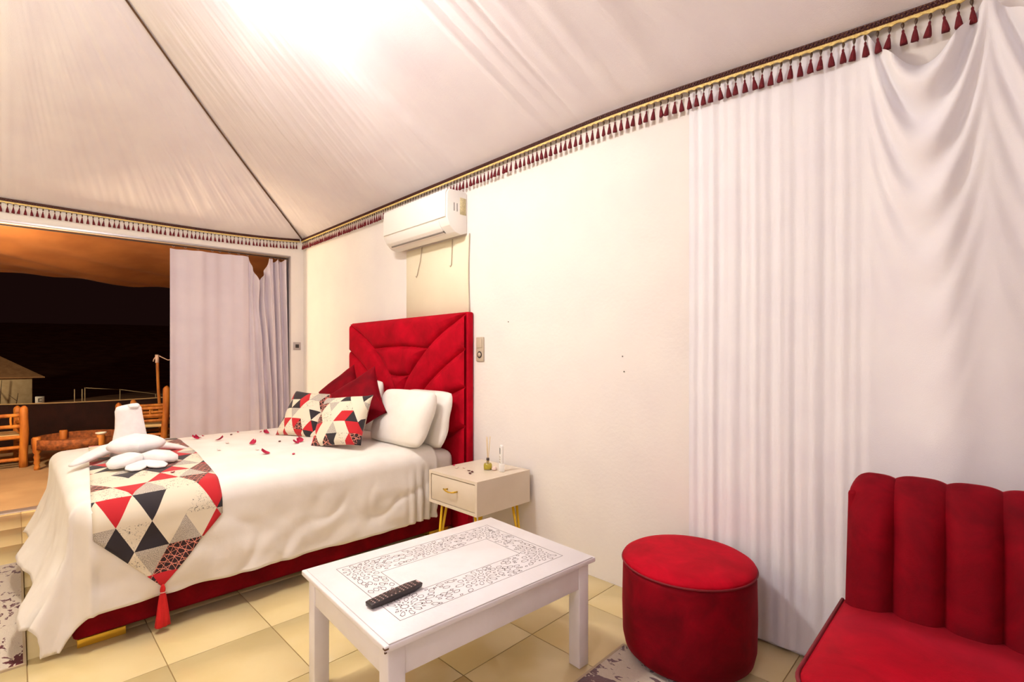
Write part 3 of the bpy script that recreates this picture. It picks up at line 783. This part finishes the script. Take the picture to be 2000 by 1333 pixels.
# ================================================================ STOOL, CHAIR, RUGS
rg2 = thing('rug', 'cream rug with dark red blotches under the red stool and velvet chair', 'rug', (5.30,-1.30,0))
obj('pile', bbox('pile', -.70, 1.0, -.95, .82, .0, .008, 'rug', .003, 1), rg2); 
rg1 = thing('rug', 'cream rug with dark red blotches on the tiles at the foot of the bed', 'rug', (2.165,-2.79,0))
obj('pile', bbox('pile', -.735, .735, -.445, .445, 0, .008, 'rug', .003, 1), rg1); obj('binding', G().box(-.737,.737,.437,.447,0,.009).box(.727,.737,-.445,.437,0,.009).me('binding','rug_b',False), rg1)
obj('binding', G().box(-.702,-.692,-.95,.822,0,.009).box(-.692,1.0,.812,.822,0,.009).me('binding','rug_b',False), rg2)
st = thing('velvet_stool', 'round drum-shaped crimson velvet stool beside the white table', 'stool', (4.828,-.335,.009))
sr = .272
obj('drum', G().lathe([(.20,.0),(.238,.006),(.262,.030),(sr,.075),(sr+.003,.2),(sr,.36),(sr-.002,.388)], 56).me('drum', 'velvet_d'), st)  # side shade painted by a darker velvet than the top
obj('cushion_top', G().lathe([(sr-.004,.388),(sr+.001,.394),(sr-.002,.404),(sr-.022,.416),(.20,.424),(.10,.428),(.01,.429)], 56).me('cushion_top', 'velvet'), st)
obj('piping', G().tube([((sr+.001)*math.cos(a), (sr+.001)*math.sin(a), .391) for a in np.linspace(0, 2*PI, 73)], .0045, 6, False).me('piping', 'pipe'), st)

ch = thing('channel_back_chair', 'armless red velvet chair with a vertically channelled backrest against the sheer curtain', 'chair', (5.41,-.36,.009), 0)
CW = .128; NC = 6; WC = CW*NC
def chan(i):
    n, m = 16, 22; V = []; F = []
    x0 = CW*i; top = .866 - (.006 if i in (0, NC-1) else 0)
    prof = []           # path over the backrest: front bottom -> top -> back
    for k in range(m+1):
        f = k/m
        if f < .55: q = f/.55; prof.append((-.02+.05*q, .40+(top-.40-.05)*q, 0, -1))
        elif f < .75: q = (f-.55)/.2*PI; prof.append((.085-.055*math.cos(q), top-.05+.05*math.sin(q), 0, 0))
        else: q = (f-.75)/.25; prof.append((.14, top-.05-(top-.05-.15)*q, 0, 1))
    for k, (y, z, _, _) in enumerate(prof):
        f = k/m; a = prof[min(k+1,m)]; b = prof[max(k-1,0)]; t = Vector((0, a[0]-b[0], a[1]-b[1])).normalized(); nr = Vector((0, -t.z, t.y))
        for j in range(n+1):
            u = -1+2*j/n; pf = (1-abs(u)**3.2)
            amp = .012 + .026*(1-sm(.38,.58,f))
            xx = x0+CW/2+u*CW/2
            dz = 0
            if i == 0 and u < 0: dz = -.050*abs(u)**3*(1 if f > .3 else f/.3); 
            if i == NC-1 and u > 0: dz = -.050*abs(u)**3*(1 if f > .3 else f/.3)
            hgt = (z-.4)/.48
            V.append((xx - .012*(1-hgt)*0, y + nr.y*amp*pf, z + nr.z*amp*pf + dz*max(0, hgt)))
    for k in range(m):
        for j in range(n): F.append((k*(n+1)+j, k*(n+1)+j+1, (k+1)*(n+1)+j+1, (k+1)*(n+1)+j))
    return mesh('channel', V, F, 'velvet_d')
bk = obj('backrest', bbox('backrest', .02, WC-.02, .050, .120, .15, .80, 'velvet_d', .03, 3), ch)
for i in range(NC): obj('channel', chan(i), bk)
# side closing pads of the backrest
for x in (0, WC-.03): obj('side_pad', bbox('side_pad', x, x+.03, .018, .138, .15, .812, 'velvet_d', .013, 3), bk)
def outline(inset=0, n=10):
    r = .14-inset; pts = []
    x0, x1, y0, y1 = -.012+inset, WC+.012-inset, -.66+inset, .02
    pts += [(x1, y1), (x0, y1)]
    for k in range(n+1): a = PI + PI/2*k/n; pts.append((x0+r+r*math.cos(a), y0+r+r*math.sin(a)))
    for k in range(n+1): a = 1.5*PI + PI/2*k/n; pts.append((x1-r+r*math.cos(a), y0+r+r*math.sin(a)))
    return pts
def seatmesh(name, z0, z1, m, dome=.018, e=.016):
    V = []; F = []; n = len(outline()); rows = [(0,z0),(0,z1-e),(.004,z1-e*.45),(e,z1),(.06,z1+dome*.5),(.13,z1+dome*.9)]
    for ins, z in rows: V += [(x, y, z) for x, y in outline(ins)]
    for i in range(len(rows)-1):
        for k in range(n): F.append((i*n+k, i*n+(k+1)%n, (i+1)*n+(k+1)%n, (i+1)*n+k))
    F += [tuple(range(n))[::-1], tuple((len(rows)-1)*n+k for k in range(n))]
    return mesh(name, V, F, m)
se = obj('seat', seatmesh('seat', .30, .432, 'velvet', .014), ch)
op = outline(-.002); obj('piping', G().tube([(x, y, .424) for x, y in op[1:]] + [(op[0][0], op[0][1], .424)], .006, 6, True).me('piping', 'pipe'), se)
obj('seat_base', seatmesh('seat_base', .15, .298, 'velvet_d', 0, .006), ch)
for x in (.07, WC-.07):
    for y in (-.56, .08): obj('leg', G().tube([(x, y, .15), (x, y, 0)], [.018, .012], 12).me('leg', 'gold'), ch)

# ================================================================ WALL FITTINGS
ac = thing('air_conditioner', 'white wall-mounted split air conditioner above the red headboard', 'air conditioner', (2.095,0,2.195))
AW = .868
def extr(prof, x0, x1, m, name, w=.004):
    n = len(prof); V = [(x0,y,z) for y,z in prof] + [(x1,y,z) for y,z in prof]
    F = [tuple(range(n)), tuple(range(n,2*n))[::-1]] + [(k, n+k, n+(k+1)%n, (k+1)%n) for k in range(n)]
    return bevel_me(mesh(name, V, F, m), w, 2, .35)
obj('body', extr([(-.002,.02),(-.002,.315),(-.03,.325),(-.165,.318),(-.188,.29),(-.190,.11),(-.165,.055),(-.115,.012),(-.06,0)], 0, AW, 'ac', 'body'), ac)
obj('front_panel', extr([(-.189,.112),(-.188,.29),(-.168,.316),(-.178,.322),(-.198,.296),(-.200,.112)], .012, AW-.012, 'ac', 'front_panel', .003), ac)
obj('louver', extr([(-.185,.096),(-.162,.050),(-.128,.018),(-.134,.012),(-.170,.046),(-.194,.094)], .06, AW-.10, 'ac', 'louver', .002), ac)
obj('outlet_slot', G().box(.06, AW-.10, -.150, -.122, .018, .032).me('outlet_slot', 'acd', False), ac)
obj('sticker', bbox('sticker', AW+.0002, AW+.0012, -.07, -.012, .15, .275, 'sticker', 0), ac, 'yellowed specification sticker')
for y in (-.10, -.128): obj('vent_slit', bbox('vent_slit', AW+.0002, AW+.0012, y, y+.006, .165, .225, 'mark', 0), ac)
thing('wall_patch', 'cream repaired plaster patch on the wall between headboard and air conditioner', 'wall patch', me=bbox('wall_patch', 2.16, 2.985, -.006, 0, 1.62, 2.20, 'patch', .002, 1))
for i, (x, l, dx) in enumerate(((2.40,.24,-.07),(2.80,.21,-.012))):
    w = thing('hanging_cord', ('thin loose cord hanging left under the air conditioner, by its curtain end' if i == 0 else 'thin loose cord hanging straight under the air conditioner, by its nightstand end'), 'cord',
      me=G().tube([(x, -.012, 2.20), (x+dx*.4, -.013, 2.20-l*.5), (x+dx, -.012, 2.20-l*.94), (x+dx-.012, -.012, 2.20-l), (x+dx-.022, -.012, 2.20-l*.96)], .0035, 6).me('hanging_cord', 'socket'))
thing('wall_cable', 'thin cable running down the wall from the air conditioner to behind the headboard', 'cable', me=G().tube([(2.992+.006*math.sin(z*9), -.007, z) for z in np.linspace(2.21, 1.60, 14)], .004, 6).me('wall_cable', 'socket'))
so = thing('wall_socket', 'beige double wall plate with a power socket beside the headboard', 'socket', (3.115,0,1.345))
obj('plate', bbox('plate', -.040, .040, -.012, 0, -.088, .088, 'socket', .004), so)
obj('switch_key', bbox('switch_key', -.028, .028, -.0165, -.012, .010, .074, 'socket', .002), so)
obj('socket_well', G().tube([(0,-.0125,-.040),(0,-.0150,-.040)], [.026,.024], 20).me('socket_well', 'socketd'), so)
obj('socket_face', G().tube([(0,-.0128,-.040),(0,-.0158,-.040)], [.017,.016], 20).me('socket_face', 'socket'), so)
sw = thing('light_switch', 'small grey switch plate by the doorway curtain', 'switch', (0,-.078,1.42))
obj('plate', bbox('plate', 0, .010, -.042, .042, -.045, .045, 'alu', .003), sw); obj('key', bbox('key', .010, .0135, -.020, .020, -.020, .020, 'socketd', .002), sw)
for i, (x, z) in enumerate(((4.30,1.29),(4.31,1.205),(3.40,1.53))):
    thing('wall_nail', ('small dark nail head in the bare white wall beside the sheer curtain' if i < 2 else 'small dark nail head in the white wall beyond the wall socket'), 'nail', me=G().tube([(x,-.003,z),(x,0,z)], .004, 8).me('wall_nail', 'mark'), group='nail heads by the sheer curtain' if i < 2 else None)

# chandelier over the bed foot (above the frame): the lamp that lights the room
cd = thing('chandelier', 'brass four-globe chandelier hanging from the tent ridge', 'chandelier', (3.35,-1.85,0))
zr = 2.63+SL*1.85-.03
obj('stem', G().tube([(0,0,zr-.02),(0,0,3.08)], .010, 10).me('stem', 'gold'), cd); obj('ceiling_rose', G().lathe([(.06,zr-.05),(.06,zr-.02),(.02,zr-.01)], 20).me('ceiling_rose','gold'), cd)
for k in range(4):
    a = PI/4 + k*PI/2; x, y = .12*math.cos(a), .12*math.sin(a)
    am = obj('arm', G().tube([(0,0,3.12),(x*.6,y*.6,3.15),(x,y,3.13),(x,y,3.09)], .007, 8).me('arm', 'gold'), cd)
    obj('globe', G().lathe([(.012,-.045),(.032,-.032),(.044,-.012),(.044,.012),(.032,.032),(.012,.045)], 20, (x,y,3.03)).me('globe', 'lampc' if k == 1 else 'lampw'), am)
    if k != 1: obj('uplight_block', G().lathe([(.050,.0),(.056,.0),(.056,.03),(.03,.062),(.004,.066),(.004,.060),(.026,.056),(.050,.028)], 20, (x,y,3.03), False).me('uplight_block', 'gold'), am, 'brass cap added over the globe to block upward light')  # unseen caps, added to keep direct light off the ceiling

pd = thing('pendant_lamp', 'small warm globe pendant hanging over the open side of the room', 'pendant lamp', (2.3,-3.7,0))
MT['lampy'] = emit('lamp_yellow', (1, .90, .52, 1), 330.0)
obj('cable', G().tube([(0,0,2.62+SL*1.3-.03),(0,0,2.93)], .004, 6).me('cable', 'rail'), pd)
obj('globe', G().lathe([(.012,-.06),(.042,-.042),(.058,-.016),(.058,.016),(.042,.042),(.012,.06)], 20, (0,0,2.86)).me('globe', 'lampy'), pd)
pd_fill = thing('pendant_lamp', 'small cool globe pendant added as unseen fill over the chair end of the room', 'pendant lamp', (5.6,-3.9,0))  # added out of view to tint the curtain side lavender and fill shade
MT['lampfill'] = emit('fill_lavender', (.84, .80, 1, 1), 300.0)
obj('cable', G().tube([(0,0,2.62+SL*1.1-.03),(0,0,2.93)], .004, 6).me('cable', 'rail'), pd_fill)
obj('globe', G().lathe([(.012,-.06),(.042,-.042),(.058,-.016),(.058,.016),(.042,.042),(.012,.06)], 20, (0,0,2.86)).me('globe', 'lampfill'), pd_fill)
obj('cap', G().lathe([(.02,2.915),(.02,2.94),(.006,2.945)], 12).me('cap', 'gold'), pd_fill)
obj('cap', G().lathe([(.02,2.915),(.02,2.94),(.006,2.945)], 12).me('cap', 'gold'), pd)
# ================================================================ TERRACE
tf = struct('floor_terrace', G().box(-4.6, -.12, -7.5, 3.0, -.08, -.012).me('floor_terrace', 'terrace', False))
def canopy(u, v):
    x = -.125 - 3.5*v; y = -6.5 + u*9.0
    z = 2.80 - .42*v - .10*math.sin(PI*v) + .06*nz(y*.9+x*.35, x*.3) + .035*math.sin(y*2.1+x*1.6) + .05*nz(y*2.2+x*2.6, x*.4)
    z += .05*math.sin(y*.7+2)*v
    return (x, y, z)
V, F = grid(90, 30, canopy); cn = thing('canopy', 'brown canvas canopy sagging over the terrace', 'canopy', me=mesh('canopy', V, F, 'canvas'))
pa = thing('terrace_parapet', 'low dark woven cloth barrier along the terrace edge', 'barrier')
def ptop(y): return .63 - .05*abs(math.sin((y+3.2)*.9))
V = []; F = []; n = 60
for i in range(n+1):
    y = -7 + 9.8*i/n; x = -4.45 - .02*math.sin(y*3)
    V += [(x,y,-.012),(x,y,ptop(y)),(x-.04,y,ptop(y)),(x-.04,y,-.012)]
for i in range(n):
    for k in range(4): F.append((i*4+k, i*4+(k+1)%4, i*4+4+(k+1)%4, i*4+4+k))
obj('cloth', mesh('cloth', V, F, 'parapet'), pa)
obj('top_rope', G().tube([(-4.46-.02*math.sin(y*3), y, ptop(y)+.008) for y in np.linspace(-7, 2.8, 61)], .010, 6).me('top_rope', 'rope'), pa)
def log(g, p0, p1, r0, r1, n=9, point=False, seed=0):
    p0, p1 = Vector(p0), Vector(p1); P = []; R = []
    for i in range(8):
        f = i/7; P.append(p0.lerp(p1, f) + Vector((nz(seed, f*2.2)*r0*.35, nz(seed+9, f*2.2)*r0*.35, 0))); R.append((r0+(r1-r0)*f)*(1+.12*nz(seed+3, f*4)))
    d = (p1-p0).normalized()
    if point: P += [p1+d*r1*.55, p1+d*r1*1.0]; R += [r1*.72, r1*.2]
    return g.tube(P, R, n)
def log_chair(label, loc, rz, hb=.87):
    t = thing('log_armchair', label, 'chair', loc, rz, 'rustic log armchairs on the terrace'); sd_ = [0]
    def lg(nm, *a, **k): sd_[0] += 1; obj(nm, log(G(), *a, seed=sd_[0]*3.7, **k).me(nm, 'wood'), t)
    W, D_ = .27, .25          # faces local -y, back at +y
    for sx in (-1, 1):
        lg('front_post', (sx*W,-D_,0), (sx*W,-D_+.01,.66), .034, .038, point=True)
        lg('back_post', (sx*W,D_,0), (sx*W*1.0,D_+.05,hb), .040, .042, point=True)
        for z, r in ((.60,.022),(.50,.022),(.43,.020),(.24,.020),(.12,.018)): lg('side_rail', (sx*W,-D_,z), (sx*W,D_+z*.05,z+.015), r, r)
        for k in range(3): lg('spindle', (sx*W,-D_+.12+.12*k,.50), (sx*W,-D_+.12+.12*k,.60), .011, .011, n=7)
    for z in (.30, .14): lg('front_rail', (-W,-D_,z), (W,-D_,z), .022, .022)
    for z in (hb-.07, hb-.20, hb-.33, .24, .10): lg('back_rail', (-W,D_+z*.05,z), (W,D_+z*.05,z), .022, .022)
    for k in range(4): lg('back_spindle', (-.16+.107*k,D_+.033,hb-.20), (-.16+.107*k,D_+.04,hb-.07), .011, .011, n=7)
    obj('seat', bbox('seat', -W+.02, W-.02, -D_+.01, D_-.01, .345, .39, 'rope', .015, 2), t, 'woven rope seat')
log_chair('rustic log armchair on the terrace partly cut by the opening, turned away from the room', (-2.64,-2.60,-.012), math.radians(-84), .69)
log_chair('rustic log armchair on the terrace beside the doorway curtain', (-2.68,-1.08,-.012), math.radians(-24))
rt = thing('round_hoop_table', 'low round rustic table with a bark hoop rim on turned legs', 'table', (-2.24,-1.80,-.012))
n = 40; V = []; F = []
for r, z in ((.435,.235),(.445,.235),(.445,.345),(.430,.350),(.428,.265),(.01,.262),(.01,.235)):
    for k in range(n): a = 2*PI*k/n; V.append((r*math.cos(a), r*math.sin(a), z))
for i in range(6):
    for k in range(n): F.append((i*n+k, i*n+(k+1)%n, (i+1)*n+(k+1)%n, (i+1)*n+k))
obj('hoop_top', mesh('hoop_top', V, F, 'woodd'), rt)
for k in range(4):
    a = math.radians(-70+90*k); x, y = .425*math.cos(a), .425*math.sin(a)
    lg_ = obj('leg', G().lathe([(.026,0),(.028,.04),(.020,.06),(.030,.08),(.024,.12),(.032,.15),(.022,.18),(.038,.21),(.040,.37),(.036,.378)], 12, (x,y,0)).me('leg', 'wood'), rt)
ax, ay = .425*math.cos(math.radians(20)), .425*math.sin(math.radians(20))
thing('white_dish', 'small white dish resting on a leg top of the round table', 'dish', (-2.24+ax,-1.80+ay,.3661), me=G().lathe([(.030,0),(.052,.012),(.055,.026),(.050,.026),(.045,.012),(.01,.008)], 20).me('white_dish', 'ac'))
tp_ = thing('canopy_stake', 'orange wooden stake tied with white rope beside the doorway curtain', 'stake', (-3.35,-.80,-.012))
obj('pole', log(G(), (0,0,0), (.0,-.05,1.33), .024, .020, seed=4).me('pole', 'wood'), tp_)
g = G().tube([(0,-.05,1.22),(0,-.052,1.345)], .026, 8); g.tube([(0,-.05,1.34),(.0,.02,1.30),(.0,.09,1.26),(0,.16,1.30)], .008, 6).tube([(0,-.05,1.34),(0,-.09,1.28),(0,-.10,1.24)], .007, 6)
obj('rope_tie', g.me('rope_tie', 'petalp'), tp_)
# porch lantern on the outside of the wall, beyond the frame
pl = thing('porch_lantern', 'glowing wall lantern outside beside the terrace opening', 'lantern', (-.12,-3.15,2.05))
obj('bracket', G().box(-.02,0,-.05,.05,-.08,.12).tube([(-.01,0,.08),(-.12,0,.12),(-.12,0,.09)], .008, 8).me('bracket', 'rail', False), pl)
obj('lamp_glass', G().lathe([(.03,-.10),(.06,-.06),(.065,.03),(.04,.07)], 16, (-.12,0,0)).me('lamp_glass', 'lampp'), pl)
# desert ground, dunes
def ground(u, v):
    x = -4.3 - 160*v**1.6; y = -130 + 260*u
    d = -4.3 - x
    return (x, y, -.15 - 1.85*sm(0, 22, d) + 12*sm(60, 165, d)*(1+.35*nz(y*.02, 3)) + .15*nz(x*.2, y*.2)*sm(5, 20, d))
V, F = grid(90, 50, ground); struct('floor_desert', mesh('floor_desert', V, F, 'sand'))
ht = thing('camp_hut', 'pale square canvas hut with a pyramid roof standing out in the dark', 'hut', (-45.4,-4.0,-2.1))
obj('wall', bbox('wall', -2.3, 2.3, -2.5, 2.5, 0, 2.12, 'hutw', .03, 1), ht)
obj('roof', G().add([(-2.9,-3.1,2.06),(2.9,-3.1,2.06),(2.9,3.1,2.06),(-2.9,3.1,2.06),(0,0,4.1)], [(0,3,2,1),(0,1,4),(1,2,4),(2,3,4),(3,0,4)]).me('roof', 'hutr', False), ht)
obj('eave_rim', G().box(-2.92,2.92,-3.12,-3.05,1.98,2.07).box(2.86,2.93,-3.05,3.12,1.98,2.07).box(-2.92,2.92,3.05,3.12,1.98,2.07).me('eave_rim', 'hutr', False), ht)
for i, (y, h, r) in enumerate(((-4.4,2.2,.05),(-3.1,1.9,.035),(-2.35,1.0,.035))):
    g = G(); log(g, (0,0,0), (.1,.12,h), r, r*.4, 6, seed=i*5); log(g, (.03,.04,h*.5), (-.1,-.32,h*.9), r*.6, r*.25, 5, seed=i+2)
    thing('dead_stick', ['forked bare stick, thickest of those before the camp hut', 'tall thin bare stick before the camp hut', 'short bare stick before the camp hut'][i], 'stick', (-40.5, y, -2.05), me=g.me('dead_stick', 'twig'))
sg = thing('white_sign', 'small white square board standing by the camp hut', 'sign', (-40.0,-1.20,-1.85), math.radians(20))
obj('board', bbox('board', -.02, .02, -.24, .24, .05, .55, 'ac', .01, 1), sg); obj('mark', G().box(.021,.024,-.10,.10,.18,.24).box(.021,.024,-.10,-.04,.18,.42).box(.021,.024,-.10,.10,.36,.42).me('mark', 'mark', False), sg)
fe = thing('rail_fence', 'thin pale rail fence out on the dark ground beyond the terrace', 'fence', (-40.0,0,-2.05))
for y, h in ((.55,1.15),(.95,1.15),(1.10,1.25),(3.05,1.05),(5.2,.6)): obj('post', G().tube([(0,y,0),(0,y,h)], .035, 6).me('post', 'hutw'), fe)
obj('rail', G().tube([(0,1.10,1.22),(0,3.05,1.02)], .025, 6).me('rail', 'hutw'), fe); obj('rail', G().tube([(0,3.05,1.02),(0,5.2,.58),(0,8,.2)], .025, 6).me('rail', 'hutw'), fe)
cl_ = thing('camp_lamp', 'lamp post lighting the camp ground', 'lamp post', (-33.0,-9.0,-2.05))
obj('post', G().tube([(0,0,0),(0,0,3.2)], .05, 8).me('post', 'rail'), cl_)
MT['lampk'] = emit('camp_glow', (1, .78, .5, 1), CAMP_W/20)
obj('lamp_glass', G().lathe([(.06,3.2),(.16,3.28),(.16,3.5),(.05,3.6)], 14).me('lamp_glass', 'lampk'), cl_)
